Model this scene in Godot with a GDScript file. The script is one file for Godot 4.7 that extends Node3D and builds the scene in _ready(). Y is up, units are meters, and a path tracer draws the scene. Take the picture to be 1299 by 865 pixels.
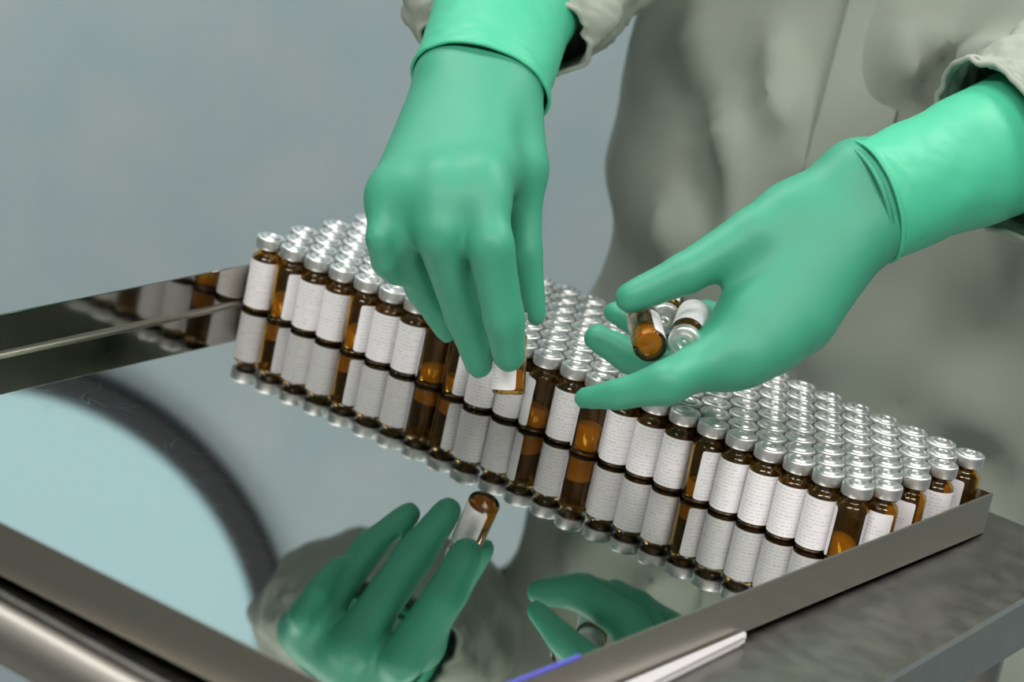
extends Node3D
# A gloved worker sorts amber vials on a mirror-bright steel tray in a clean room.
# Metres, y up. The tray floor is TOP above the room's floor; x runs along the vial rows, z towards the tray's front wall.

const TOP := 0.92
const YAW := 0.54662
const D := 0.016
const TILT := 0.007  # the table falls a little towards the front, where papers prop the tray
var rng := RandomNumberGenerator.new()
var M := {}
var used := {}


func _ready() -> void:
	rng.seed = 7
	# ---- camera, environment, lamps, exposure
	var cam := Camera3D.new()
	cam.name = "camera"
	cam.position = Vector3(0.6463, 0.5576 + TOP, 1.3887)
	cam.basis = Basis.from_euler(Vector3(-0.309675, YAW, 0.214071))
	var lens := CameraAttributesPhysical.new()
	lens.frustum_focal_length = 123.09
	lens.frustum_near = 0.05
	lens.frustum_far = 40.0
	lens.frustum_focus_distance = 1.635
	lens.exposure_aperture = 9.0
	cam.attributes = lens
	cam.keep_aspect = Camera3D.KEEP_HEIGHT
	cam.fov = 11.136
	add_child(cam)
	cam.current = true
	var env := Environment.new()
	env.background_mode = Environment.BG_COLOR
	env.background_color = Color(0.02, 0.022, 0.024)
	env.tonemap_mode = Environment.TONE_MAPPER_LINEAR
	env.tonemap_exposure = 1.15
	env.sdfgi_enabled = true
	env.ssao_enabled = true
	env.ssil_enabled = true
	var we := WorldEnvironment.new()
	we.name = "environment"
	we.environment = env
	add_child(we)
	make_materials()
	for p in [Vector2(-0.95, -0.55), Vector2(0.75, -0.55), Vector2(-0.85, 1.25), Vector2(0.75, 1.25)]:
		ceiling_lamp(p)
	build_room()
	build_table()
	build_tray()
	build_vials()
	build_person()
	build_small()


# ---------------------------------------------------------------- helpers
func W(x: float, y: float, z: float) -> Vector3:
	return Vector3(x, y + TOP, z)


func numbered(n: String) -> String:
	if not used.has(n):
		used[n] = 0
		return n
	used[n] += 1
	return "%s_%03d" % [n, used[n]]


func tag(o: Node3D, label: String, category := "", group := "") -> Node3D:
	if label:
		o.set_meta("label", label)
	if category:
		o.set_meta("category", category)
	if group:
		o.set_meta("group", group)
	return o


func thing(called: String, label: String, category: String, at := Vector3.ZERO, group := "") -> Node3D:
	var o := Node3D.new()
	o.name = numbered(called)
	add_child(o, true)
	o.position = at
	tag(o, label, category, group)
	return o


func part(called: String, mesh: Mesh, mat: Material, parent: Node, at := Vector3.ZERO) -> MeshInstance3D:
	var o := MeshInstance3D.new()
	o.name = called
	o.mesh = mesh
	o.material_override = mat
	o.position = at
	parent.add_child(o, true)
	return o


func struct(called: String, mesh: Mesh, mat: Material, at := Vector3.ZERO) -> MeshInstance3D:
	var o := part(called, mesh, mat, self, at)
	o.set_meta("kind", "structure")
	return o


func srgb(r: float, g: float, b: float) -> Color:
	return Color(r / 255.0, g / 255.0, b / 255.0)


func mat(c: Color, rough: float, metal := 0.0, spec := 0.5) -> StandardMaterial3D:
	var m := StandardMaterial3D.new()
	m.albedo_color = c
	m.roughness = rough
	m.metallic = metal
	m.metallic_specular = spec
	return m


func noise_tex(freq: float, octaves: int, lo: Color, hi: Color, size := 256, sd := 1) -> NoiseTexture2D:
	var f := FastNoiseLite.new()
	f.seed = sd
	f.frequency = freq
	f.fractal_octaves = octaves
	var t := NoiseTexture2D.new()
	t.width = size
	t.height = size
	t.seamless = true
	t.noise = f
	var g := Gradient.new()
	g.set_color(0, lo)
	g.set_color(1, hi)
	t.color_ramp = g
	return t


func brushed(seed_value: int, base: float, spread: float, scratches: int, deep: float) -> ImageTexture:
	# roughness of rolled sheet steel: streaks along x, with fine crossing scratches
	var r := RandomNumberGenerator.new()
	r.seed = seed_value
	var im := Image.create(512, 512, false, Image.FORMAT_RGB8)
	for y in 512:
		var v := base + spread * r.randf()
		im.fill_rect(Rect2i(0, y, 512, 1), Color(v, v, v))
	for n in scratches:
		var p := Vector2(r.randf() * 512, r.randf() * 512)
		var a := r.randf() * TAU
		var bend := r.randf_range(-0.02, 0.02)
		var v := base + r.randf_range(0.25, 1.0) * deep
		for s in int(r.randf_range(8, 60)):
			im.set_pixel(posmod(int(p.x), 512), posmod(int(p.y), 512), Color(v, v, v))
			p += Vector2(cos(a), sin(a))
			a += bend
	return ImageTexture.create_from_image(im)


func label_print(seed_value: int) -> ImageTexture:
	# white paper with rows of small grey print
	var r := RandomNumberGenerator.new()
	r.seed = seed_value
	var im := Image.create(320, 256, false, Image.FORMAT_RGB8)
	im.fill(Color(0.955, 0.945, 0.96))
	im.fill_rect(Rect2i(0, 242, 320, 14), Color(0.36, 0.34, 0.31))  # the gummed side
	for row in 13:
		var y := 14 + row * 17
		var big: bool = row in [2, 7]
		var x := 16 + int(r.randf() * 14)
		var stop := 300 - int(r.randf() * 90)
		while x < stop:
			var n := 2 + int(r.randf() * 6)
			for c in n:
				var ink := 0.58 + r.randf() * 0.22
				var tone := Color(ink, ink, ink * 1.03)
				var ht := 9 if big else 6
				for k in 3:
					if r.randf() < 0.5:
						im.fill_rect(Rect2i(x, y + int(r.randf() * ht), 4, 1), tone)
					else:
						im.fill_rect(Rect2i(x + int(r.randf() * 4), y, 1, ht), tone)
				x += 6
				if x >= stop:
					break
			x += 6
	return ImageTexture.create_from_image(im)


func make_materials() -> void:
	var wall := mat(Color.WHITE, 0.6)
	wall.albedo_texture = noise_tex(0.012, 3, srgb(170, 190, 199), srgb(183, 198, 203), 256, 3)
	wall.uv1_triplanar = true
	wall.uv1_scale = Vector3(2.5, 2.5, 2.5)
	M.wall = wall
	M.side_wall = mat(srgb(112, 120, 122), 0.6)
	M.front_wall = mat(srgb(182, 174, 164), 0.6)
	M.ceiling = mat(srgb(150, 152, 152), 0.8)
	var fl := mat(Color.WHITE, 0.35)
	fl.albedo_texture = noise_tex(0.05, 4, srgb(138, 140, 138), srgb(156, 158, 156), 256, 5)
	fl.uv1_triplanar = true
	M.floor = fl
	M.rubber = mat(srgb(24, 26, 33), 0.6)
	var pane := mat(srgb(40, 50, 52), 0.9, 0.0, 0.1)
	pane.emission_enabled = true
	pane.emission = srgb(196, 232, 236)
	pane.emission_energy_multiplier = 0.98
	M.pane = pane
	var glow := mat(Color.WHITE, 0.6)
	glow.emission_enabled = true
	glow.emission = Color(1, 0.99, 0.97)
	glow.emission_energy_multiplier = 1.0
	M.lamp = glow
	M.lamp_frame = mat(srgb(220, 222, 222), 0.5)
	var floor_steel := mat(srgb(194, 196, 193), 1.0, 1.0)
	floor_steel.roughness_texture = brushed(11, 0.025, 0.012, 220, 0.07)
	floor_steel.uv1_triplanar = true
	floor_steel.uv1_scale = Vector3(7, 7, 7)
	M.mirror = floor_steel
	var wall_steel := mat(srgb(172, 168, 158), 1.0, 1.0)
	wall_steel.roughness_texture = brushed(12, 0.3, 0.08, 120, 0.08)
	wall_steel.uv1_triplanar = true
	wall_steel.uv1_scale = Vector3(4, 4, 4)
	M.tray_wall = wall_steel
	var bright := mat(srgb(176, 174, 168), 1.0, 1.0)
	bright.roughness_texture = brushed(15, 0.06, 0.03, 150, 0.12)
	bright.uv1_triplanar = true
	bright.uv1_scale = Vector3(4, 4, 4)
	M.tray_bright = bright
	var table := mat(srgb(176, 174, 168), 1.0, 1.0)
	table.roughness_texture = noise_tex(0.035, 5, Color(0.3, 0.3, 0.3), Color(0.39, 0.39, 0.39), 512, 13)
	table.albedo_texture = noise_tex(0.02, 5, Color(0.95, 0.95, 0.95), Color(1, 1, 1), 512, 14)
	table.uv1_triplanar = true
	table.uv1_scale = Vector3(3, 3, 3)
	M.table = table
	M.rolled = mat(srgb(168, 164, 158), 0.5, 1.0)
	var glass := mat(Color(srgb(221, 174, 66), 0.02), 0.03, 0.0, 0.5)
	glass.refraction_enabled = true
	glass.refraction_scale = 0.05
	M.amber = glass
	var cap := mat(srgb(228, 229, 229), 0.42, 1.0)
	M.cap = cap
	M.powder = mat(srgb(252, 240, 205), 0.9)
	M.stopper = mat(srgb(90, 90, 92), 0.7)
	M.print = []
	for k in 3:
		var pm := mat(Color.WHITE, 0.65)
		pm.albedo_texture = label_print(40 + k)
		M.print.append(pm)
	M.glove = mat(srgb(64, 155, 127), 0.5, 0.0, 0.45)
	M.cuff = mat(srgb(72, 184, 147), 0.45, 0.0, 0.45)
	var cloth := mat(Color.WHITE, 0.72)
	cloth.albedo_texture = noise_tex(0.02, 3, srgb(148, 158, 148), srgb(162, 170, 158), 256, 9)
	cloth.uv1_triplanar = true
	cloth.uv1_scale = Vector3(3, 3, 3)
	M.cloth = cloth
	M.skin = mat(srgb(205, 165, 140), 0.6)
	M.mask = mat(srgb(225, 228, 228), 0.8)
	M.dark = mat(srgb(30, 30, 32), 0.5)
	M.paper = mat(srgb(206, 203, 207), 0.8)
	M.violet = mat(srgb(84, 84, 190), 0.4)


func quad(st: SurfaceTool, a: Vector3, b: Vector3, c: Vector3, d: Vector3) -> void:
	for v in [a, b, c, a, c, d]:
		st.add_vertex(v)


func prism(outline: PackedVector2Array, y0: float, y1: float, chamfer := 0.0) -> ArrayMesh:
	# a flat plate: an outline (x, z) between two heights, its upper edge chamfered
	var st := SurfaceTool.new()
	st.begin(Mesh.PRIMITIVE_TRIANGLES)
	st.set_smooth_group(-1)
	var o := outline.duplicate()
	if Geometry2D.is_polygon_clockwise(o):
		o.reverse()
	var top: PackedVector2Array = o
	if chamfer > 0.0:
		top = Geometry2D.offset_polygon(o, -chamfer, Geometry2D.JOIN_MITER)[0]
		if top.size() == o.size():
			var best := 0
			for i in top.size():
				if top[i].distance_to(o[0]) < top[best].distance_to(o[0]):
					best = i
			var turned := PackedVector2Array()
			for i in top.size():
				turned.append(top[(best + i) % top.size()])
			top = turned
	var n := o.size()
	for i in n:
		var j := (i + 1) % n
		var a := Vector3(o[i].x, y0, o[i].y)
		var b := Vector3(o[j].x, y0, o[j].y)
		var up := Vector3(0, y1 - y0 - chamfer, 0)
		quad(st, a, b, b + up, a + up)
		if chamfer > 0.0:
			quad(st, a + up, b + up, Vector3(top[j].x, y1, top[j].y), Vector3(top[i].x, y1, top[i].y))
	var tri := Geometry2D.triangulate_polygon(top)
	for k in range(0, tri.size(), 3):
		var p := [top[tri[k]], top[tri[k + 1]], top[tri[k + 2]]]
		if (p[1] - p[0]).cross(p[2] - p[0]) < 0:
			p.reverse()
		for q in p:
			st.add_vertex(Vector3(q.x, y1, q.y))
	tri = Geometry2D.triangulate_polygon(o)
	for k in range(0, tri.size(), 3):
		var p := [o[tri[k]], o[tri[k + 1]], o[tri[k + 2]]]
		if (p[1] - p[0]).cross(p[2] - p[0]) > 0:
			p.reverse()
		for q in p:
			st.add_vertex(Vector3(q.x, y0, q.y))
	st.generate_normals()
	return st.commit()


func lathe(profile: Array, segs: int, sharp := 0.75) -> ArrayMesh:
	# profile: Vector2(radius, height) from bottom to top along the outside
	var V := PackedVector3Array()
	var N := PackedVector3Array()
	var I := PackedInt32Array()
	var n := profile.size()
	var face := []
	for i in n - 1:
		var d: Vector2 = (profile[i + 1] - profile[i]).normalized()
		face.append(Vector2(d.y, -d.x))
	for i in n - 1:
		var n0: Vector2 = face[i]
		var n1: Vector2 = face[i]
		if i > 0 and face[i - 1].dot(face[i]) > sharp:
			n0 = (face[i - 1] + face[i]).normalized()
		if i < n - 2 and face[i + 1].dot(face[i]) > sharp:
			n1 = (face[i + 1] + face[i]).normalized()
		var at := V.size()
		for s in segs + 1:
			var a := TAU * s / segs
			var c := Vector3(cos(a), 0, sin(a))
			V.append(c * profile[i].x + Vector3(0, profile[i].y, 0))
			N.append(c * n0.x + Vector3(0, n0.y, 0))
			V.append(c * profile[i + 1].x + Vector3(0, profile[i + 1].y, 0))
			N.append(c * n1.x + Vector3(0, n1.y, 0))
		for s in segs:
			var k := at + s * 2
			I.append_array([k, k + 2, k + 1, k + 1, k + 2, k + 3] if false else [k, k + 1, k + 2, k + 1, k + 3, k + 2])
	return arrays(V, N, I)


func arrays(V: PackedVector3Array, N: PackedVector3Array, I: PackedInt32Array, UV := PackedVector2Array()) -> ArrayMesh:
	# turns every triangle so that its front (clockwise) side agrees with its normals
	for k in range(0, I.size(), 3):
		var a := V[I[k]]
		var g := (V[I[k + 1]] - a).cross(V[I[k + 2]] - a)
		if g.dot(N[I[k]] + N[I[k + 1]] + N[I[k + 2]]) > 0:
			var t := I[k + 1]
			I[k + 1] = I[k + 2]
			I[k + 2] = t
	var A := []
	A.resize(Mesh.ARRAY_MAX)
	A[Mesh.ARRAY_VERTEX] = V
	A[Mesh.ARRAY_NORMAL] = N
	A[Mesh.ARRAY_INDEX] = I
	if UV.size():
		A[Mesh.ARRAY_TEX_UV] = UV
	var m := ArrayMesh.new()
	m.add_surface_from_arrays(Mesh.PRIMITIVE_TRIANGLES, A)
	return m


func sheet(rows: Array, closed: bool, UV := PackedVector2Array()) -> ArrayMesh:
	# rows of equally many points; closed joins the last point of a row to its first
	var V := PackedVector3Array()
	var N := PackedVector3Array()
	var I := PackedInt32Array()
	var n: int = rows[0].size()
	var m: int = rows.size()
	for r in m:
		for c in n:
			V.append(rows[r][c])
			var up: Vector3 = rows[mini(r + 1, m - 1)][c] - rows[maxi(r - 1, 0)][c]
			var side: Vector3 = rows[r][(c + 1) % n if closed else mini(c + 1, n - 1)] - rows[r][(c + n - 1) % n if closed else maxi(c - 1, 0)]
			var nn := side.cross(up)
			N.append(nn.normalized() if nn.length() > 1e-14 else Vector3.UP)
	for r in m - 1:
		for c in (n if closed else n - 1):
			var d := (c + 1) % n
			I.append_array([r * n + c, r * n + d, (r + 1) * n + c, (r + 1) * n + c, r * n + d, (r + 1) * n + d])
	return arrays(V, N, I, UV)


func box(size: Vector3) -> BoxMesh:
	var b := BoxMesh.new()
	b.size = size
	return b


# ---------------------------------------------------------------- a distance field on a grid, meshed as surface nets
class Blob:
	var o: Vector3
	var h: float
	var nx: int
	var ny: int
	var nz: int
	var T := PackedFloat32Array()
	var lo := Vector3i(1 << 20, 1 << 20, 1 << 20)
	var hi := Vector3i(-1, -1, -1)

	func _init(low: Vector3, high: Vector3, cell: float) -> void:
		o = low
		h = cell
		nx = int((high.x - low.x) / cell) + 2
		ny = int((high.y - low.y) / cell) + 2
		nz = int((high.z - low.z) / cell) + 2
		T.resize(nx * ny * nz)
		T.fill(1.0)

	func twin() -> Blob:
		return Blob.new(o, o + Vector3(nx - 1.5, ny - 1.5, nz - 1.5) * h, h)

	func span(a: Vector3, b: Vector3, m: float) -> Array:
		var p := (a.min(b) - Vector3(m, m, m) - o) / h
		var q := (a.max(b) + Vector3(m, m, m) - o) / h
		var l := Vector3i(maxi(0, int(p.x)), maxi(0, int(p.y)), maxi(0, int(p.z)))
		var u := Vector3i(mini(nx - 1, int(q.x) + 1), mini(ny - 1, int(q.y) + 1), mini(nz - 1, int(q.z) + 1))
		lo = Vector3i(mini(lo.x, l.x), mini(lo.y, l.y), mini(lo.z, l.z))
		hi = Vector3i(maxi(hi.x, u.x), maxi(hi.y, u.y), maxi(hi.z, u.z))
		return [l, u]

	func seg(a: Vector3, ra: float, b: Vector3, rb: float, k: float) -> void:
		var s := span(a, b, maxf(ra, rb) + k + 2.5 * h)
		var l: Vector3i = s[0]
		var u: Vector3i = s[1]
		var ab := b - a
		var inv := 1.0 / maxf(ab.length_squared(), 1e-12)
		var dr := rb - ra
		for z in range(l.z, u.z + 1):
			for y in range(l.y, u.y + 1):
				var i := (z * ny + y) * nx + l.x
				var p := o + Vector3(l.x, y, z) * h - a
				for x in range(l.x, u.x + 1):
					var t := clampf(p.dot(ab) * inv, 0.0, 1.0)
					var d := (p - ab * t).length() - ra - dr * t
					var e := T[i]
					var g := k - absf(d - e)
					if g > 0.0:
						T[i] = minf(d, e) - g * g * 0.25 / k
					elif d < e:
						T[i] = d
					i += 1
					p.x += h

	func cut(a: Vector3, b: Vector3, r: float, k: float) -> void:
		var s := span(a, b, r + k + h)
		var l: Vector3i = s[0]
		var u: Vector3i = s[1]
		var ab := b - a
		var inv := 1.0 / maxf(ab.length_squared(), 1e-12)
		for z in range(l.z, u.z + 1):
			for y in range(l.y, u.y + 1):
				var i := (z * ny + y) * nx + l.x
				var p := o + Vector3(l.x, y, z) * h - a
				for x in range(l.x, u.x + 1):
					var t := clampf(p.dot(ab) * inv, 0.0, 1.0)
					var d := r * (1.0 - absf(2.0 * t - 1.0) * 0.6) - (p - ab * t).length()
					var e := T[i]
					var g := k - absf(d - e)
					if g > 0.0:
						T[i] = maxf(d, e) + g * g * 0.25 / k
					elif d > e:
						T[i] = d
					i += 1
					p.x += h

	func crumple(amount: float, seed_value: int) -> void:
		# creases of loose cloth
		var f := FastNoiseLite.new()
		f.seed = seed_value
		f.frequency = 1.0
		f.fractal_type = FastNoiseLite.FRACTAL_RIDGED
		f.fractal_octaves = 2
		for z in nz:
			for y in ny:
				var i := (z * ny + y) * nx
				for x in nx:
					var e := T[i]
					if e < 0.04 and e > -0.04:
						T[i] = e - amount * f.get_noise_3d((o.x + x * h) * 7.0 + (o.y + y * h) * 2.0, (o.y + y * h) * 4.0, (o.z + z * h) * 7.0)
					i += 1

	func graft(palm: Blob, finger: Blob, k: float, crease: float) -> void:
		lo = Vector3i(mini(lo.x, finger.lo.x), mini(lo.y, finger.lo.y), mini(lo.z, finger.lo.z))
		hi = Vector3i(maxi(hi.x, finger.hi.x), maxi(hi.y, finger.hi.y), maxi(hi.z, finger.hi.z))
		for z in range(finger.lo.z, finger.hi.z + 1):
			for y in range(finger.lo.y, finger.hi.y + 1):
				var i := (z * ny + y) * nx + finger.lo.x
				for x in range(finger.lo.x, finger.hi.x + 1):
					var d := finger.T[i]
					var e := palm.T[i]
					var g := k - absf(d - e)
					d = minf(d, e) - (g * g * 0.25 / k if g > 0.0 else 0.0)
					e = T[i]
					g = crease - absf(d - e)
					T[i] = minf(d, e) - (g * g * 0.25 / crease if g > 0.0 else 0.0)
					i += 1

	func surface() -> Array:
		var V := PackedVector3Array()
		var N := PackedVector3Array()
		var I := PackedInt32Array()
		var at := PackedInt32Array()
		at.resize(T.size())
		at.fill(-1)
		var sy := nx
		var sz := nx * ny
		var far := 4.5 * h
		for z in range(maxi(lo.z, 0), mini(hi.z, nz - 1)):
			for y in range(maxi(lo.y, 0), mini(hi.y, ny - 1)):
				var i := z * sz + y * sy + maxi(lo.x, 0) - 1
				for x in range(maxi(lo.x, 0), mini(hi.x, nx - 1)):
					i += 1
					var c0 := T[i]
					if c0 > far or c0 < -far:
						continue
					var c := [c0, T[i + 1], T[i + sy], T[i + sy + 1], T[i + sz], T[i + sz + 1], T[i + sz + sy], T[i + sz + sy + 1]]
					var inside := 0
					for v in c:
						if v < 0.0:
							inside += 1
					if inside == 0 or inside == 8:
						continue
					var sum := Vector3.ZERO
					var n := 0
					for bit in [1, 2, 4]:
						for k in 8:
							if not k & bit and (c[k] < 0.0) != (c[k | bit] < 0.0):
								var t: float = c[k] / (c[k] - c[k | bit])
								var q := Vector3(k & 1, (k >> 1) & 1, k >> 2)
								q[0 if bit == 1 else 1 if bit == 2 else 2] = t
								sum += q
								n += 1
					sum /= n
					var f := sum
					var gx: float = lerpf(lerpf(c[1] - c[0], c[3] - c[2], f.y), lerpf(c[5] - c[4], c[7] - c[6], f.y), f.z)
					var gy: float = lerpf(lerpf(c[2] - c[0], c[3] - c[1], f.x), lerpf(c[6] - c[4], c[7] - c[5], f.x), f.z)
					var gz: float = lerpf(lerpf(c[4] - c[0], c[5] - c[1], f.x), lerpf(c[6] - c[2], c[7] - c[3], f.x), f.y)
					at[i] = V.size()
					V.append(o + (Vector3(x, y, z) + sum) * h)
					N.append(Vector3(gx, gy, gz).normalized())
					if y > 0 and z > 0 and (c[0] < 0.0) != (c[1] < 0.0):
						four(I, at, i, i - sy, i - sy - sz, i - sz)
					if x > 0 and z > 0 and (c[0] < 0.0) != (c[2] < 0.0):
						four(I, at, i, i - 1, i - 1 - sz, i - sz)
					if x > 0 and y > 0 and (c[0] < 0.0) != (c[4] < 0.0):
						four(I, at, i, i - 1, i - 1 - sy, i - sy)
		return [V, N, I]

	func four(I: PackedInt32Array, at: PackedInt32Array, a: int, b: int, c: int, d: int) -> void:
		if at[a] < 0 or at[b] < 0 or at[c] < 0 or at[d] < 0:
			return
		I.append_array([at[a], at[b], at[c], at[a], at[c], at[d]])


func smooth_normals(s: Array, rounds: int) -> void:
	# averages the normals of joined vertices, which evens out the shading of the grid
	var N: PackedVector3Array = s[1]
	var I: PackedInt32Array = s[2]
	for r in rounds:
		var S := N.duplicate()
		for k in range(0, I.size(), 3):
			var a := I[k]
			var b := I[k + 1]
			var c := I[k + 2]
			var t := N[a] + N[b] + N[c]
			S[a] += t
			S[b] += t
			S[c] += t
		for k in S.size():
			N[k] = S[k].normalized()
	s[1] = N


func relax(s: Array, rounds: int) -> void:
	# moves every vertex towards the middle of its neighbours
	var V: PackedVector3Array = s[0]
	var N: PackedVector3Array = s[1]
	var I: PackedInt32Array = s[2]
	for r in rounds:
		var S := PackedVector3Array()
		S.resize(V.size())
		var C := PackedInt32Array()
		C.resize(V.size())
		for k in range(0, I.size(), 3):
			var a := I[k]
			var b := I[k + 1]
			var c := I[k + 2]
			S[a] += V[b] + V[c]
			S[b] += V[a] + V[c]
			S[c] += V[a] + V[b]
			C[a] += 2
			C[b] += 2
			C[c] += 2
		for k in V.size():
			if C[k]:
				V[k] = V[k].lerp(S[k] / C[k], 0.6)
	var F := PackedVector3Array()
	F.resize(V.size())
	for k in range(0, I.size(), 3):
		var a := I[k]
		var g := (V[I[k + 1]] - V[a]).cross(V[I[k + 2]] - V[a])
		if g.dot(N[a] + N[I[k + 1]] + N[I[k + 2]]) < 0.0:
			g = -g
		F[a] += g
		F[I[k + 1]] += g
		F[I[k + 2]] += g
	for k in V.size():
		if F[k].length_squared() > 0.0:
			N[k] = F[k].normalized()
	s[0] = V
	s[1] = N


func blob_mesh(b: Blob, rounds := 2) -> ArrayMesh:
	var s := b.surface()
	relax(s, rounds)
	smooth_normals(s, 1)
	return arrays(s[0], s[1], s[2])


func v3(v: Vector4) -> Vector3:
	return Vector3(v.x, v.y + TOP, v.z)


# ---------------------------------------------------------------- the room
func ceiling_lamp(q: Vector2) -> void:
	# q: across the room and away from its back wall
	var p := Vector3(cos(YAW), 0, -sin(YAW)) * q.x + Vector3(sin(YAW), 0, cos(YAW)) * q.y
	var places := ["beside the back wall, on the porthole's side", "beside the back wall, away from the porthole", "in front of the table, on the porthole's side", "in front of the table, away from the porthole"]
	var k: int = used.get("ceiling_lamp", -1) + 1
	var t := thing("ceiling_lamp", "flat rectangular white ceiling lamp " + places[k], "ceiling lamp", Vector3(p.x, 2.56, p.z), "flat ceiling lamps")
	t.rotation.y = YAW
	part("frame", box(Vector3(1.26, 0.07, 0.46)), M.lamp_frame, t)
	part("diffuser", box(Vector3(1.2, 0.012, 0.4)), M.lamp, t, Vector3(0, -0.038, 0))
	var l := AreaLight3D.new()
	l.name = "light"
	l.area_size = Vector2(1.2, 0.4)
	l.area_normalize_energy = false
	l.light_energy = 3.4 if q.y < 0.0 else 5.6
	l.light_color = Color(1.0, 0.99, 0.965)
	l.area_range = 12.0
	l.area_attenuation = 2.0
	l.shadow_enabled = true
	l.position = Vector3(0, -0.05, 0)
	l.rotation.x = -PI / 2
	t.add_child(l)


func build_room() -> void:
	var n := Vector3(sin(YAW), 0, cos(YAW))
	var lat := Vector3(cos(YAW), 0, -sin(YAW))
	var mid := n * 0.75
	var turn := Basis(Vector3.UP, YAW)
	var slab := func(called: String, size: Vector3, at: Vector3, m: Material) -> void:
		var o := struct(called, box(size), m, at)
		o.basis = turn
	slab.call("floor", Vector3(5.4, 0.1, 4.2), mid + Vector3(0, -0.05, 0), M.floor)
	slab.call("ceiling", Vector3(5.4, 0.1, 4.2), mid + Vector3(0, 2.65, 0), M.ceiling)
	slab.call("wall_left", Vector3(0.1, 2.6, 4.0), mid - lat * 2.6 + Vector3(0, 1.3, 0), M.side_wall)
	slab.call("wall_right", Vector3(0.1, 2.6, 4.0), mid + lat * 2.6 + Vector3(0, 1.3, 0), M.side_wall)
	slab.call("wall_front", Vector3(5.2, 2.6, 0.1), n * 2.75 + Vector3(0, 1.3, 0), M.front_wall)
	# the back wall, with the round opening of a porthole window
	var hole := Vector3(-0.549, 0.675 + TOP - 1.3, 0)
	var wall := CSGBox3D.new()
	wall.name = "wall_back"
	wall.size = Vector3(5.2, 2.6, 0.1)
	wall.material = M.wall
	wall.set_meta("kind", "structure")
	add_child(wall)
	wall.position = n * -1.25 + Vector3(0, 1.3, 0)
	wall.basis = turn
	var bore := CSGCylinder3D.new()
	bore.name = "opening"
	bore.operation = CSGShape3D.OPERATION_SUBTRACTION
	bore.radius = 0.247
	bore.height = 0.3
	bore.sides = 64
	bore.material = M.wall
	bore.rotation.x = PI / 2
	bore.position = hole
	wall.add_child(bore)
	var w := Node3D.new()
	w.name = "window_1"
	w.set_meta("kind", "structure")
	add_child(w)
	w.basis = turn
	w.position = n * -1.25 + Vector3(0, 1.3, 0) + turn * hole
	var ring := lathe([Vector2(0.230, -0.055), Vector2(0.263, -0.055), Vector2(0.263, 0.056), Vector2(0.259, 0.062), Vector2(0.236, 0.062), Vector2(0.230, 0.056), Vector2(0.230, -0.055)], 72)
	part("gasket", ring, M.rubber, w).rotation.x = PI / 2
	part("pane", lathe([Vector2(0.0001, -0.004), Vector2(0.230, -0.004), Vector2(0.230, 0.004), Vector2(0.0001, 0.004)], 64), M.pane, w, Vector3(0, 0, 0.04)).rotation.x = PI / 2


# ---------------------------------------------------------------- table and tray
func build_table() -> void:
	var t := thing("steel_table", "scuffed stainless steel worktable carrying the vial tray", "table", Vector3(0, TOP - 0.107 * TILT - 0.0009, 0))
	t.rotation.x = asin(TILT)
	var o := PackedVector2Array([Vector2(0.0667, -0.1455), Vector2(0.0985, 0.392), Vector2(-0.384, 0.3652), Vector2(-0.384, -0.1455)])
	part("tabletop", prism(o, -0.03, -0.0012, 0.0017), M.table, t)
	# rolled front edge
	var a := Vector3(-0.384, -0.012, 0.3747)
	var b := Vector3(0.0985, -0.012, 0.4015)
	var dir := (b - a).normalized()
	var out := Vector3.UP.cross(dir).normalized() * -1.0
	var rows := []
	for e in [a, b]:
		var ring := []
		for k in 24:
			var ang := TAU * k / 24
			ring.append(e + out * cos(ang) * 0.0095 + Vector3.UP * sin(ang) * 0.0115)
		rows.append(ring)
	part("rolled_edge", sheet(rows, true), M.rolled, t)
	var leg := lathe([Vector2(0.0001, 0), Vector2(0.018, 0), Vector2(0.018, 0.01), Vector2(0.016, 0.014), Vector2(0.016, 0.89), Vector2(0.0001, 0.89)], 20)
	for p in [Vector2(0.03, -0.11), Vector2(0.06, 0.35), Vector2(-0.355, 0.335), Vector2(-0.355, -0.12)]:
		part("leg", leg, M.table, t, Vector3(p.x, -TOP, p.y))


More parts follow.
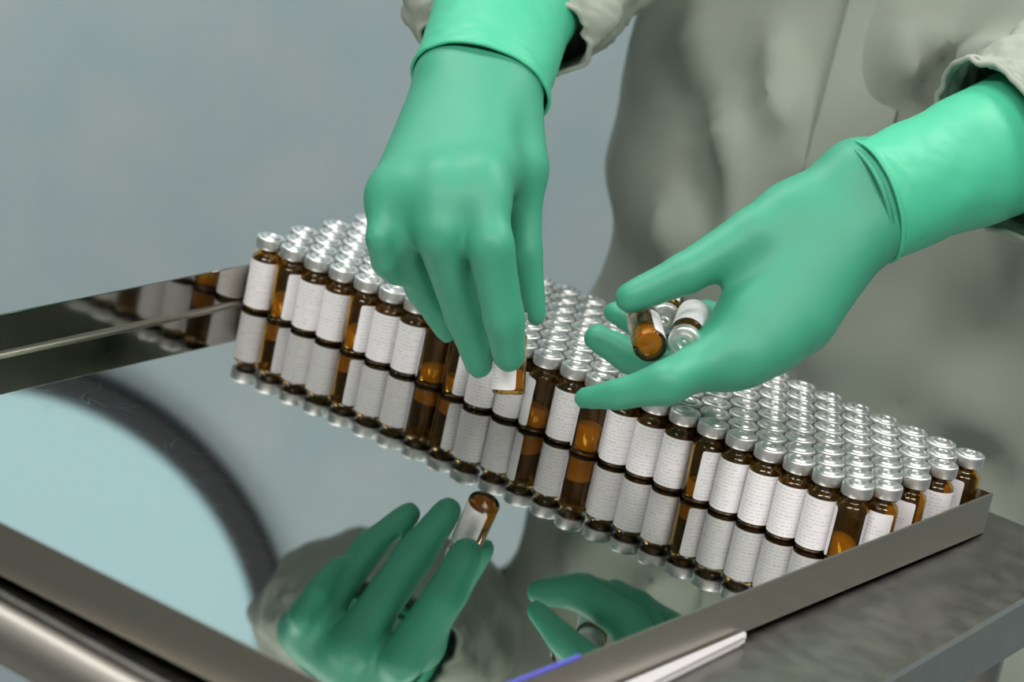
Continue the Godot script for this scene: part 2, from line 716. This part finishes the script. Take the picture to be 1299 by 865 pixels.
func build_tray() -> void:
	var t := thing("steel_tray", "mirror-polished steel tray with low upright walls holding the vials", "tray", Vector3(0, TOP, 0))
	var x0 := -0.3622
	var x1 := 0.0205
	var z0 := -0.1075
	var z1 := 0.3742
	part("tray_floor", prism(PackedVector2Array([Vector2(x0, z0), Vector2(x1, z0), Vector2(x1, z1), Vector2(x0, z1)]), -0.001, 0.0), M.mirror, t)
	var w := 0.0011
	var h := 0.0212
	part("tray_wall", prism(PackedVector2Array([Vector2(x0, z0), Vector2(x0 + w, z0), Vector2(x0 + w, z1), Vector2(x0, z1)]), -0.001, h, 0.0003), M.tray_bright, t)
	# the folded corner between the floor and the far wall
	var rows := []
	for z in [z0 + 0.002, z1 - 0.002]:
		var arc := []
		for k in 9:
			var a := PI / 2 * k / 8
			arc.append(Vector3(x0 + w + 0.0022 * (1.0 - cos(a)), 0.0022 * (1.0 - sin(a)) + 0.00005, z))
		rows.append(arc)
	part("folded_corner", sheet(rows, false), M.tray_wall, t)
	part("tray_wall", prism(PackedVector2Array([Vector2(x1 - w, z0), Vector2(x1, z0), Vector2(x1, z1), Vector2(x1 - w, z1)]), -0.001, h, 0.0003), M.tray_wall, t)
	part("blue_ink_mark", box(Vector3(w + 0.0006, 0.0012, 0.10)), M.violet, t, Vector3(x1 - 0.5 * w, h, BLUE))
	part("tray_wall", prism(PackedVector2Array([Vector2(x0 + w, z0), Vector2(x1 - w, z0), Vector2(x1 - w, z0 + w), Vector2(x0 + w, z0 + w)]), -0.001, h, 0.0003), M.tray_wall, t)
	part("tray_wall", prism(PackedVector2Array([Vector2(x0 + w, z1 - w), Vector2(x1 - w, z1 - w), Vector2(x1 - w, z1), Vector2(x0 + w, z1)]), -0.001, h, 0.0003), M.tray_wall, t)


# ---------------------------------------------------------------- vials
func label_sheet() -> ArrayMesh:
	# a paper label round two thirds of the vial, its corners rounded; it faces +z
	var V := PackedVector3Array()
	var N := PackedVector3Array()
	var I := PackedInt32Array()
	var UV := PackedVector2Array()
	var arc := deg_to_rad(248.0)
	var r := 0.00791
	var y0 := 0.0021
	var y1 := 0.0268
	var cols := 40
	var cr := 0.0016
	for k in 2:
		var rr := r - 0.00004 * k
		var first := V.size()
		for c in cols + 1:
			var f := float(c) / cols
			if c == 1: f = 0.006
			if c == cols - 1: f = 0.994
			if c == 2: f = 0.02
			if c == cols - 2: f = 0.98
			var s := minf(f, 1.0 - f) * arc * r
			var dip := 0.0
			if s < cr:
				dip = cr - sqrt(cr * cr - (cr - s) * (cr - s))
			var a := (f - 0.5) * arc
			var d := Vector3(sin(a), 0, cos(a))
			for y in [y0 + dip, y1 - dip]:
				V.append(d * rr + Vector3(0, y, 0))
				N.append(d if k == 0 else -d)
				UV.append(Vector2(f, 0.93 * (1.0 - (y - y0) / (y1 - y0))) if k == 0 else Vector2(f, 0.98))
		for c in cols:
			var q := first + c * 2
			I.append_array([q, q + 2, q + 1, q + 1, q + 2, q + 3])
	return arrays(V, N, I, UV)


func slant(m: ArrayMesh, by: float) -> ArrayMesh:
	# the powder has settled at a slope
	var A := m.surface_get_arrays(0)
	var V: PackedVector3Array = A[Mesh.ARRAY_VERTEX]
	for k in V.size():
		if V[k].y > 0.005:
			V[k].y += V[k].x * by
	A[Mesh.ARRAY_VERTEX] = V
	var r := ArrayMesh.new()
	r.add_surface_from_arrays(Mesh.PRIMITIVE_TRIANGLES, A)
	return r


func make_vial(kind: int) -> Node3D:
	var v := Node3D.new()
	if not M.has("vial_body"):
		var mm := []
		for p in [[0.0001, 0.0011], [4.6, 0.9], [5.6, 0.15], [6.5, 0.0], [7.3, 0.25], [7.72, 0.8], [7.85, 1.6], [7.85, 26.6], [7.7, 27.7], [7.1, 28.8], [6.0, 29.8], [5.3, 30.5], [5.05, 31.3], [5.05, 33.2], [6.4, 33.6], [6.4, 36.2],
				[3.6, 36.2], [3.6, 31.2], [4.1, 30.2], [5.6, 28.8], [6.4, 27.8], [6.7, 26.6], [6.7, 3.2], [6.2, 2.2], [5.2, 1.8], [0.0001, 2.1]]:
			mm.append(Vector2(p[0], p[1]) * 0.001)
		M.vial_body = lathe(mm, 36)
		mm = []
		for p in [[5.3, 33.45], [7.05, 33.3], [7.3, 33.5], [7.42, 33.9], [7.42, 38.1], [7.3, 38.6], [7.0, 38.95], [6.6, 39.1], [5.9, 39.05], [5.5, 38.65], [5.15, 38.65], [4.9, 39.2], [4.5, 39.65], [3.6, 39.9], [2.7, 39.8], [2.1, 39.3], [1.4, 39.2], [0.9, 39.5], [0.0001, 39.6]]:
			mm.append(Vector2(p[0], p[1]) * 0.001)
		M.vial_cap = lathe(mm, 36, 0.85)
		mm = []
		for p in [[0.0001, 30.5], [3.3, 30.5], [3.4, 36.3], [6.2, 36.4], [6.2, 38.4], [0.0001, 38.5]]:
			mm.append(Vector2(p[0], p[1]) * 0.001)
		M.vial_stopper = lathe(mm, 20)
		M.vial_label = label_sheet()
		M.vial_fill = []
		for k in 3:
			var hh: float = [10.5, 8.5, 13.0][k]
			var f := lathe([Vector2(0.0001, 0.0023), Vector2(0.0060, 0.0025), Vector2(0.0064, 0.0034), Vector2(0.0064, hh * 0.001), Vector2(0.0058, hh * 0.001 + 0.0008), Vector2(0.0001, hh * 0.001 + 0.001)], 28)
			M.vial_fill.append(slant(f, [0.25, -0.1, 0.1][k]))
	part("bottle", M.vial_body, M.amber, v)
	part("cap", M.vial_cap, M.cap, v)
	part("stopper", M.vial_stopper, M.stopper, v)
	part("paper_label", M.vial_label, M.print[kind], v)
	part("powder", M.vial_fill[kind], M.powder, v)
	return v


const ORD := ["first", "second", "third", "fourth", "fifth", "sixth", "seventh", "eighth", "ninth", "tenth", "eleventh", "twelfth", "thirteenth", "fourteenth", "fifteenth", "sixteenth", "seventeenth", "eighteenth", "nineteenth", "twentieth", "twenty-first", "twenty-second", "twenty-third"]


func place(v: Node3D, label: String, group := "") -> Node3D:
	var o: Node3D = v.duplicate()
	o.name = numbered("glass_vial")
	add_child(o, true)
	tag(o, label, "vial", group)
	return o


func build_vials() -> void:
	var kinds := [make_vial(0), make_vial(1), make_vial(2)]
	# the middle of each label in the front row, in degrees to the right of the camera, from the right end leftwards
	var faces := [180, -55, 5, 20, -48, 110, -62, 10, -50, 175, -45, -148, -70, 0, 115, 172, -62, 15, 122, 8, -48, 128, -58]
	for row in 8:
		var many := 23
		for i in many:
			var x := -i * D + (0.5 * D if row % 2 else 0.0)
			var z := -row * D * 0.8660254
			var turn := rng.randf_range(-180, 180)
			if row == 0:
				turn = faces[i]
			elif i == 0 and row % 2:
				turn = [-75, -100, -35, -120][row / 2]
			elif row == 7:
				turn = rng.randf_range(-30, 30)
			var from_left := many - 1 - i
			var where := ""
			if i < 12:
				where = "%s from the right" % ORD[i] if i else "at the right end"
			else:
				where = "%s from the left" % ORD[from_left] if from_left else "at the left end"
			var look := "amber vial, white label turned to the camera,"
			if row == 0:
				if absf(turn) > 140:
					look = "amber vial, bare brown glass to the camera,"
				elif absf(turn) > 90:
					look = "amber vial, white label half turned away,"
			else:
				look = "silver-capped amber vial"
			var text := "%s %s of the %s row" % [look, where, "front" if row == 0 else ("back" if row == 7 else ORD[row])]
			if row > 0 and row < 7:
				text += " from the front"
			var kind := 2 if row == 0 and i == 9 else rng.randi() % 2
			var o := place(kinds[kind], text, "amber vials standing in rows on the tray")
			var jitter := Vector3(rng.randf_range(-0.0001, 0.0001), 0, rng.randf_range(-0.0001, 0.0001))
			if row == 0 and i == 13:
				jitter = Vector3(0, 0, 0.0022)
			if row == 0 and i == 9:
				jitter = Vector3(0, 0, 0.0016)
			o.position = W(x, 0.0001, z) + jitter
			o.rotation.y = deg_to_rad(turn + 27.0)
	for q in HELD:
		var o := place(kinds[q[4]], q[0], "vials cupped in the glove" if "cupped" in q[0] else "")
		var foot := v3(q[1])
		var up := (v3(q[2]) - foot).normalized()
		var side := up.cross(Vector3(0.495, 0.305, 0.814)).normalized()
		o.basis = Basis(side, up, side.cross(up)).rotated(up, deg_to_rad(q[3]))
		o.position = foot
	for k in kinds:
		k.free()


const BODY := Vector3(-0.1767, 0, -0.3630)
# each hand: palm bones, finger chains (thumb last), creases, cuff path, its flatness, sleeve path, its flatness; a joint is (x, y over the tray, z, radius)
var HANDS := [[[[Vector4(-0.2620, 0.1521, 0.0039, 0.0146), Vector4(-0.2411, 0.1571, -0.0143, 0.0131)],
	[Vector4(-0.2620, 0.1521, 0.0039, 0.0146), Vector4(-0.2312, 0.1109, 0.0842, 0.0092)],
	[Vector4(-0.2571, 0.1533, 0.0004, 0.0146), Vector4(-0.2193, 0.1132, 0.0834, 0.0103)],
	[Vector4(-0.2499, 0.1554, -0.0022, 0.0145), Vector4(-0.2044, 0.1186, 0.0797, 0.0113)],
	[Vector4(-0.2426, 0.1570, -0.0097, 0.0146), Vector4(-0.1912, 0.1221, 0.0655, 0.0124)],
	[Vector4(-0.2398, 0.1535, -0.0138, 0.0146), Vector4(-0.2086, 0.1278, 0.0100, 0.0102)],
	[Vector4(-0.2469, 0.1364, 0.0006, 0.0138), Vector4(-0.2226, 0.1231, 0.0461, 0.0104)],
	[Vector4(-0.2585, 0.1347, 0.0206, 0.0122), Vector4(-0.2410, 0.1090, 0.0626, 0.0082)],
	[Vector4(-0.1999, 0.1277, 0.0552, 0.0103), Vector4(-0.2037, 0.1238, 0.0208, 0.0090)],
	[Vector4(-0.2620, 0.1521, 0.0039, 0.0146), Vector4(-0.2880, 0.1688, -0.0418, 0.0157)],
	[Vector4(-0.2411, 0.1571, -0.0143, 0.0131), Vector4(-0.2653, 0.1743, -0.0614, 0.0158)]], [[Vector4(-0.1942, 0.1306, 0.0641, 0.0095), Vector4(-0.1740, 0.1054, 0.0772, 0.0113), Vector4(-0.1654, 0.0714, 0.0663, 0.0099), Vector4(-0.1647, 0.0505, 0.0553, 0.0085)],
	[Vector4(-0.2084, 0.1273, 0.0765, 0.0084), Vector4(-0.1966, 0.1047, 0.0875, 0.0113), Vector4(-0.1913, 0.0621, 0.0585, 0.0100), Vector4(-0.1846, 0.0376, 0.0476, 0.0075)],
	[Vector4(-0.2216, 0.1196, 0.0812, 0.0073), Vector4(-0.2163, 0.0961, 0.0880, 0.0081), Vector4(-0.2156, 0.0668, 0.0617, 0.0082), Vector4(-0.2056, 0.0475, 0.0481, 0.0068)],
	[Vector4(-0.2327, 0.1150, 0.0836, 0.0066), Vector4(-0.2197, 0.0966, 0.1010, 0.0066), Vector4(-0.2190, 0.0831, 0.0945, 0.0055), Vector4(-0.2199, 0.0736, 0.0790, 0.0052)],
	[Vector4(-0.2240, 0.1434, -0.0037, 0.0088), Vector4(-0.2043, 0.1244, 0.0136, 0.0098), Vector4(-0.1882, 0.0893, 0.0218, 0.0083), Vector4(-0.1772, 0.0608, 0.0185, 0.0060)]], [], [Vector4(-0.2496, 0.1521, -0.0037, 0.0345), Vector4(-0.2565, 0.1593, -0.0169, 0.0340), Vector4(-0.2719, 0.1711, -0.0439, 0.0345), Vector4(-0.2872, 0.1834, -0.0724, 0.0382), Vector4(-0.3061, 0.2006, -0.1104, 0.0454)], [0.74, 0.74, 0.75, 0.8, 0.85], [Vector4(-0.2744, 0.1660, -0.0577, 0.0434), Vector4(-0.2866, 0.1735, -0.0752, 0.0535), Vector4(-0.3051, 0.1861, -0.1055, 0.0665), Vector4(-0.3278, 0.2073, -0.1488, 0.0730)], [0.62, 0.66, 0.72, 0.8]],
[[[Vector4(-0.0611, 0.1635, -0.0464, 0.0129), Vector4(-0.0443, 0.1451, -0.0448, 0.0118)],
	[Vector4(-0.0611, 0.1635, -0.0464, 0.0133), Vector4(-0.0704, 0.0808, 0.0320, 0.0130)],
	[Vector4(-0.0551, 0.1581, -0.0431, 0.0133), Vector4(-0.0580, 0.0847, 0.0279, 0.0123)],
	[Vector4(-0.0475, 0.1505, -0.0425, 0.0132), Vector4(-0.0508, 0.0909, 0.0139, 0.0112)],
	[Vector4(-0.0443, 0.1451, -0.0448, 0.0133), Vector4(-0.0474, 0.1005, -0.0029, 0.0113)],
	[Vector4(-0.0629, 0.1615, -0.0446, 0.0126), Vector4(-0.0756, 0.1444, -0.0145, 0.0125)],
	[Vector4(-0.0641, 0.1392, -0.0195, 0.0132), Vector4(-0.0645, 0.1007, 0.0136, 0.0131)],
	[Vector4(-0.0648, 0.1315, -0.0469, 0.0126), Vector4(-0.0725, 0.0927, -0.0216, 0.0119)],
	[Vector4(-0.0611, 0.1635, -0.0464, 0.0133), Vector4(-0.0501, 0.1739, -0.0779, 0.0142)],
	[Vector4(-0.0443, 0.1451, -0.0448, 0.0133), Vector4(-0.0366, 0.1542, -0.0750, 0.0141)]], [[Vector4(-0.0704, 0.0808, 0.0320, 0.0112), Vector4(-0.0737, 0.0725, 0.0667, 0.0107), Vector4(-0.0917, 0.0617, 0.0742, 0.0075), Vector4(-0.1095, 0.0532, 0.0747, 0.0058)],
	[Vector4(-0.0577, 0.0840, 0.0280, 0.0097), Vector4(-0.0894, 0.0645, 0.0202, 0.0099), Vector4(-0.1210, 0.0609, 0.0199, 0.0089), Vector4(-0.1367, 0.0659, 0.0276, 0.0074)],
	[Vector4(-0.0508, 0.0909, 0.0139, 0.0087), Vector4(-0.1015, 0.0677, -0.0069, 0.0093), Vector4(-0.1322, 0.0690, -0.0046, 0.0079), Vector4(-0.1451, 0.0719, 0.0021, 0.0064)],
	[Vector4(-0.0471, 0.0998, -0.0028, 0.0087), Vector4(-0.0917, 0.0798, -0.0296, 0.0083), Vector4(-0.1165, 0.0767, -0.0343, 0.0064), Vector4(-0.1303, 0.0734, -0.0320, 0.0053)],
	[Vector4(-0.0747, 0.1465, -0.0194, 0.0106), Vector4(-0.0809, 0.1342, 0.0049, 0.0124), Vector4(-0.0939, 0.1138, 0.0364, 0.0101), Vector4(-0.1080, 0.0999, 0.0551, 0.0083)]], [[Vector4(-0.0548, 0.0778, 0.0593, 0.0014), Vector4(-0.0468, 0.0835, 0.0547, 0.0014)]], [Vector4(-0.0504, 0.1540, -0.0444, 0.0295), Vector4(-0.0464, 0.1576, -0.0556, 0.0292), Vector4(-0.0405, 0.1653, -0.0805, 0.0298), Vector4(-0.0326, 0.1750, -0.1135, 0.0325), Vector4(-0.0261, 0.1836, -0.1514, 0.0353), Vector4(-0.0205, 0.1915, -0.1886, 0.0389)], [0.74, 0.75, 0.78, 0.8, 0.82, 0.85], [Vector4(-0.0317, 0.1773, -0.1248, 0.0463), Vector4(-0.0281, 0.1810, -0.1394, 0.0450), Vector4(-0.0232, 0.1877, -0.1695, 0.0502), Vector4(-0.0167, 0.1968, -0.2235, 0.0592)], [0.8, 0.8, 0.8, 0.8], [Vector4(-0.0522, 0.1525, -0.0422, 0.0280), Vector4(-0.0497, 0.1547, -0.0476, 0.0277)]]]
# elbow and wrist end of each sleeve
var ARMS := [[Vector4(-0.3822, 0.2879, -0.2565, 0.0600), Vector4(-0.3033, 0.1890, -0.1077, 0.0406)], [Vector4(0.0091, 0.2220, -0.3716, 0.0600), Vector4(-0.0179, 0.1937, -0.2094, 0.0373)]]
# ridges of the coverall's folds
var FOLDS := [[Vector4(-0.2536, 0.1717, -0.2052, 0.0120), Vector4(-0.2412, 0.1323, -0.1980, 0.0120)],
	[Vector4(-0.2342, 0.1383, -0.2045, 0.0100), Vector4(-0.1988, 0.0961, -0.2102, 0.0100)],
	[Vector4(-0.2144, 0.1646, -0.2264, 0.0090), Vector4(-0.1896, 0.1112, -0.2215, 0.0090)],
	[Vector4(-0.2324, 0.0876, -0.1866, 0.0120), Vector4(-0.2427, 0.0552, -0.1682, 0.0120)],
	[Vector4(-0.1314, 0.0110, -0.2194, 0.0130), Vector4(-0.0967, 0.0367, -0.2501, 0.0130)],
	[Vector4(-0.1285, 0.0436, -0.2333, 0.0110), Vector4(-0.0886, 0.0345, -0.2542, 0.0110)],
	[Vector4(-0.1444, 0.1993, -0.2819, 0.0100), Vector4(-0.1119, 0.1904, -0.2984, 0.0100)],
	[Vector4(-0.1607, 0.2037, -0.2737, 0.0080), Vector4(-0.1648, 0.1643, -0.2565, 0.0080)],
	[Vector4(-0.0911, 0.0211, -0.2477, 0.0120), Vector4(-0.0384, -0.0039, -0.2704, 0.0120)],
	[Vector4(-0.2317, 0.0452, -0.1711, 0.0100), Vector4(-0.2077, 0.0598, -0.1912, 0.0100)],
	[Vector4(-0.0991, 0.0787, -0.2644, 0.0100), Vector4(-0.0638, 0.0664, -0.2812, 0.0100)]]
var ZIP := [Vector4(-0.1981, 0.2240, -0.2586, 0.0000), Vector4(-0.1806, 0.0986, -0.2222, 0.0000), Vector4(-0.1456, 0.1010, -0.2444, 0.0000), Vector4(-0.1644, 0.2262, -0.2799, 0.0000)]
var POCKET := [Vector4(-0.1536, 0.0471, -0.2194, 0.0000), Vector4(-0.1461, 0.0030, -0.2074, 0.0000), Vector4(-0.1187, 0.0014, -0.2234, 0.0000), Vector4(-0.1245, 0.0446, -0.2362, 0.0000)]
# vials off the tray: label, base, cap end, turn
var HELD := [["amber vial with white label pinched by the gloved fingertips pointing down", Vector4(-0.1689, 0.0276, 0.0418, 0.0000), Vector4(-0.1800, 0.0645, 0.0360, 0.0000), -100, 0],
	["amber vial in the cupped glove, its round brown base turned to the camera", Vector4(-0.0896, 0.0833, 0.0600, 0.0000), Vector4(-0.1154, 0.0864, 0.0290, 0.0000), 150, 0],
	["white-labelled vial in the cupped glove, its silver cap end to the camera", Vector4(-0.0963, 0.0902, 0.0136, 0.0000), Vector4(-0.0789, 0.0871, 0.0496, 0.0000), 0, 0],
	["vial deepest in the cupped glove, only its silver cap showing beside the thumb", Vector4(-0.1267, 0.0857, -0.0142, 0.0000), Vector4(-0.1070, 0.0836, 0.0213, 0.0000), 90, 0]]
const BLUE := 0.3070
var PAPER := [Vector3(0.0212, 0, 0.1225), Vector3(0.0243, 0, 0.1275), Vector3(0.0275, 0, 0.2050), Vector3(0.0325, 0, 0.3242), Vector3(0.0212, 0, 0.3450)]


# ---------------------------------------------------------------- the worker
func make_hand(palm: Array, fingers: Array, grooves: Array, cell: float) -> ArrayMesh:
	var low := Vector3(1e9, 1e9, 1e9)
	var high := -low
	for list in [palm] + fingers:
		for q in list:
			for e in (q if q is Array else [q]):
				low = low.min(v3(e) - Vector3.ONE * (e.w + 0.008))
				high = high.max(v3(e) + Vector3.ONE * (e.w + 0.008))
	var P := Blob.new(low, high, cell)
	for b in palm:
		P.seg(v3(b[0]), b[0].w - 0.0014, v3(b[1]), b[1].w, 0.014)
	var T := P.twin()
	T.T = P.T.duplicate()
	T.lo = P.lo
	T.hi = P.hi
	for f in fingers:
		var F := P.twin()
		for k in f.size() - 1:
			F.seg(v3(f[k]), f[k].w, v3(f[k + 1]), f[k + 1].w, 0.003)
		T.graft(P, F, 0.012, 0.0012)
	for g in grooves:
		T.cut(v3(g[0]), v3(g[1]), g[0].w, 0.002)
	return blob_mesh(T, 9)


func tube(path: Array, tilt: Array, roll_in: float, waves: float, seed_value: int, thick := 0.0009, cols := 72) -> ArrayMesh:
	# a sleeve or cuff: path of Vector4 (centre, half-width), the flatter half-depth as a share of it, a rolled hem at the first end
	var r := RandomNumberGenerator.new()
	r.seed = seed_value
	var f := FastNoiseLite.new()
	f.seed = seed_value
	f.frequency = 1.0
	var rows := []
	var n := path.size()
	var inner := []
	var view := Vector3(0.4951, 0.3047, 0.8137)
	var steps := 14
	for k in (n - 1) * steps + 1:
		var u := float(k) / steps
		var i := mini(int(u), n - 2)
		var t := u - i
		var p0: Vector3 = v3(path[maxi(i - 1, 0)])
		var p1: Vector3 = v3(path[i])
		var p2: Vector3 = v3(path[i + 1])
		var p3: Vector3 = v3(path[mini(i + 2, n - 1)])
		var c := p1.cubic_interpolate(p2, p0, p3, t)
		var rad := lerpf(path[i].w, path[i + 1].w, smoothstep(0, 1, t))
		var axis := (p2 - p1).normalized()
		if i > 0 and t < 0.5:
			axis = ((p2 - p1).normalized().lerp((p1 - p0).normalized(), 0.5 - t)).normalized()
		var side := axis.cross(view).normalized()
		var dep := side.cross(axis).normalized()
		var flat := lerpf(tilt[i], tilt[i + 1], t)
		var ring := []
		var back := []
		for s in cols:
			var a := TAU * s / cols
			var w := 1.0 + waves * f.get_noise_3d(cos(a) * 1.1, sin(a) * 1.1, u * 0.9) + waves * 0.3 * f.get_noise_3d(cos(a) * 1.6 + 9, sin(a) * 1.6, u * 3.0)
			ring.append(c + (side * cos(a) + dep * sin(a) * flat) * rad * w)
			back.append(c + (side * cos(a) + dep * sin(a) * flat) * (rad * w - thick))
		if k == 0:
			# the rolled hem: a small bead between the inside and the outside
			for e in [[-2.2, 0.0], [-2.0, -0.6], [-1.0, -0.9], [0.3, -0.7], [0.9, 0.0], [0.6, 0.8]]:
				var hem := []
				for s in cols:
					var outw: Vector3 = (ring[s] - c).normalized()
					hem.append(ring[s] + outw * roll_in * (e[0] * 0.5 + 0.2) + axis * roll_in * e[1])
				rows.append(hem)
			inner.append(back)
		else:
			rows.append(ring)
			inner.append(back)
	var all := []
	inner.reverse()
	all.append_array(inner)
	all.append_array(rows)
	return sheet(all, true)


func build_person() -> void:
	var t := thing("person", "person in a grey-green coverall and green gloves sorting vials behind the steel table", "person", W(BODY.x, -TOP, BODY.z))
	var base := t.position
	var n := Vector3(sin(YAW), 0, cos(YAW))
	var lat := Vector3(cos(YAW), 0, -sin(YAW))
	var c := Vector3(BODY.x, TOP, BODY.z)
	var at := func(l: float, y: float, f: float) -> Vector3:
		return c + lat * l + Vector3(0, y, 0) + n * f
	var B := Blob.new(c + Vector3(-0.5, -TOP - 0.02, -0.42), c + Vector3(0.62, 1.0, 0.42), 0.0085)
	var bones := []
	for s in [-1.0, 1.0]:
		bones.append([at.call(0.058 * s, -0.14, 0.0), 0.116, at.call(0.047 * s, 0.12, 0.0), 0.100, 0.05])
		bones.append([at.call(0.047 * s, 0.12, 0.0), 0.100, at.call(0.07 * s, 0.36, -0.01), 0.118, 0.05])
		bones.append([at.call(0.05 * s, 0.42, -0.015), 0.085, at.call(0.17 * s, 0.43, -0.03), 0.07, 0.06])
		bones.append([at.call(0.09 * s, -0.14, 0.0), 0.112, at.call(0.105 * s, -0.46, 0.0), 0.08, 0.04])
		bones.append([at.call(0.105 * s, -0.46, 0.0), 0.08, at.call(0.11 * s, -0.84, -0.02), 0.058, 0.03])
		bones.append([at.call(0.11 * s, -0.875, -0.04), 0.042, at.call(0.13 * s, -0.885, 0.12), 0.034, 0.03])
	bones.append([at.call(0, 0.44, -0.02), 0.075, at.call(0, 0.54, -0.005), 0.07, 0.05])
	bones.append([at.call(0, 0.60, 0.0), 0.09, at.call(0, 0.66, 0.01), 0.098, 0.05])
	for arm in ARMS:
		var side := -1.0 if arm[0].x < c.x else 1.0
		var sh: Vector3 = at.call(0.19 * side, 0.40, -0.03)
		bones.append([sh, 0.068, v3(arm[0]), arm[0].w, 0.04])
		bones.append([v3(arm[0]), arm[0].w, v3(arm[1]), arm[1].w, 0.03])
	for b in bones:
		B.seg(b[0], b[1], b[2], b[3], b[4])
	for f in FOLDS:
		var a := onto(bones, v3(f[0]), n)
		var e := onto(bones, v3(f[1]), n)
		var mid := onto(bones, (v3(f[0]) + v3(f[1])) * 0.5, n)
		if f[0].w > 0.0:
			B.seg(a, f[0].w * 0.6, mid, f[0].w, 0.016)
			B.seg(mid, f[0].w, e, f[1].w * 0.6, 0.016)
		else:
			B.cut(a, e, -f[0].w, 0.014)
	B.crumple(0.023, 5)
	var body := part("coverall", shift(blob_mesh(B, 1), base), M.cloth, t)
	# the zip flap down the front and the pocket
	part("zip_flap", shift(patch(bones, n, ZIP[0], ZIP[1], ZIP[2], ZIP[3], 0.007), base), M.cloth, body)
	part("pocket", shift(patch(bones, n, POCKET[0], POCKET[1], POCKET[2], POCKET[3], 0.006), base), M.cloth, body)
	# head: a face between hood and mask
	var H := Blob.new(at.call(0, 0.5, -0.1) - Vector3.ONE * 0.16, at.call(0, 0.72, 0.15) + Vector3.ONE * 0.12, 0.005)
	H.seg(at.call(0, 0.585, 0.055), 0.05, at.call(0, 0.655, 0.05), 0.068, 0.03)
	H.seg(at.call(0, 0.638, 0.115), 0.006, at.call(0, 0.612, 0.128), 0.009, 0.012)
	for s in [-1.0, 1.0]:
		H.seg(at.call(0.018 * s, 0.655, 0.108), 0.01, at.call(0.045 * s, 0.652, 0.098), 0.009, 0.012)
	var face := part("face", shift(blob_mesh(H), base), M.skin, t)
	for s in [-1.0, 1.0]:
		var eye := SphereMesh.new()
		eye.radius = 0.0085
		eye.height = 0.017
		part("eye", eye, M.dark, face, at.call(0.031 * s, 0.638, 0.107) - base)
	var K := Blob.new(at.call(0, 0.5, -0.05) - Vector3.ONE * 0.12, at.call(0, 0.66, 0.15) + Vector3.ONE * 0.1, 0.005)
	K.seg(at.call(-0.035, 0.578, 0.075), 0.045, at.call(0.035, 0.578, 0.075), 0.045, 0.02)
	K.seg(at.call(0, 0.60, 0.115), 0.022, at.call(0, 0.57, 0.105), 0.03, 0.02)
	part("face_mask", shift(blob_mesh(K), base), M.mask, t)
	var names := ["green-gloved right hand with fingers pointing down", "green-gloved left hand cupping three vials"]
	for k in 2:
		var g := part("glove", shift(make_hand(HANDS[k][0], HANDS[k][1], HANDS[k][2], 0.0021), base), M.glove, t)
		tag(g, names[k])
		var cf := part("glove_cuff", shift(tube(HANDS[k][3], HANDS[k][4], 0.0012, 0.03, 21 + k), base), M.cuff, t)
		tag(cf, "brighter green rolled outer cuff")
		if HANDS[k].size() > 7:
			part("wrist_fold", shift(tube(HANDS[k][7], [0.75, 0.75], 0.0013, 0.02, 27, 0.0016), base), M.glove, g)
		part("sleeve_end", shift(tube(HANDS[k][5], HANDS[k][6], 0.002, 0.16, 31 + k, 0.0015), base), M.cloth, t)


func shift(m: ArrayMesh, by: Vector3) -> ArrayMesh:
	var st := SurfaceTool.new()
	st.append_from(m, 0, Transform3D(Basis(), -by))
	return st.commit()


func field(bones: Array, p: Vector3) -> float:
	var e := 1.0
	for b in bones:
		var ab: Vector3 = b[2] - b[0]
		var t := clampf((p - b[0]).dot(ab) / ab.length_squared(), 0.0, 1.0)
		var d: float = (p - b[0] - ab * t).length() - lerpf(b[1], b[3], t)
		var g: float = b[4] - absf(d - e)
		e = minf(d, e) - (g * g * 0.25 / b[4] if g > 0.0 else 0.0)
	return e


func onto(bones: Array, p: Vector3, n: Vector3) -> Vector3:
	# moves p along n until it lies on the body
	var q := p + n * 0.25
	for k in 60:
		var d := field(bones, q)
		if d < 0.0004:
			break
		q -= n * maxf(d * 0.8, 0.0004)
	return q


func patch(bones: Array, n: Vector3, a: Vector4, b: Vector4, c: Vector4, d: Vector4, lift: float) -> ArrayMesh:
	# a strip of cloth lying on the body between four corners (a-b the first edge, d-c the other)
	var rows := []
	var cols := 22
	for r in 26:
		var v := float(r) / 25
		var line := []
		for s in cols:
			var u := clampf(float(s - 1) / (cols - 3), 0.0, 1.0)
			var p := v3(a).lerp(v3(b), v).lerp(v3(d).lerp(v3(c), v), u)
			var l := -0.004 if s == 0 or s == cols - 1 or r == 0 or r == 25 else lift
			line.append(onto(bones, p, n) + n * l)
		rows.append(line)
	return sheet(rows, false)


# ---------------------------------------------------------------- small things on the table
func build_small() -> void:
	var p := thing("paper_sheet", "white folded paper lying on the table beside the tray wall", "paper", W(PAPER[0].x, -0.107 * TILT - 0.0020 - PAPER[0].z * TILT, PAPER[0].z))
	p.rotation.x = asin(TILT)
	var o := PackedVector2Array()
	for q in PAPER:
		o.append(Vector2(q.x - PAPER[0].x, q.z - PAPER[0].z))
	for k in 4:
		part("sheet", prism(o, 0.0004 + k * 0.0013, 0.0015 + k * 0.0013, 0.0002), M.paper, p, Vector3((k % 2) * 0.0006, 0, -(k % 3) * 0.0014))
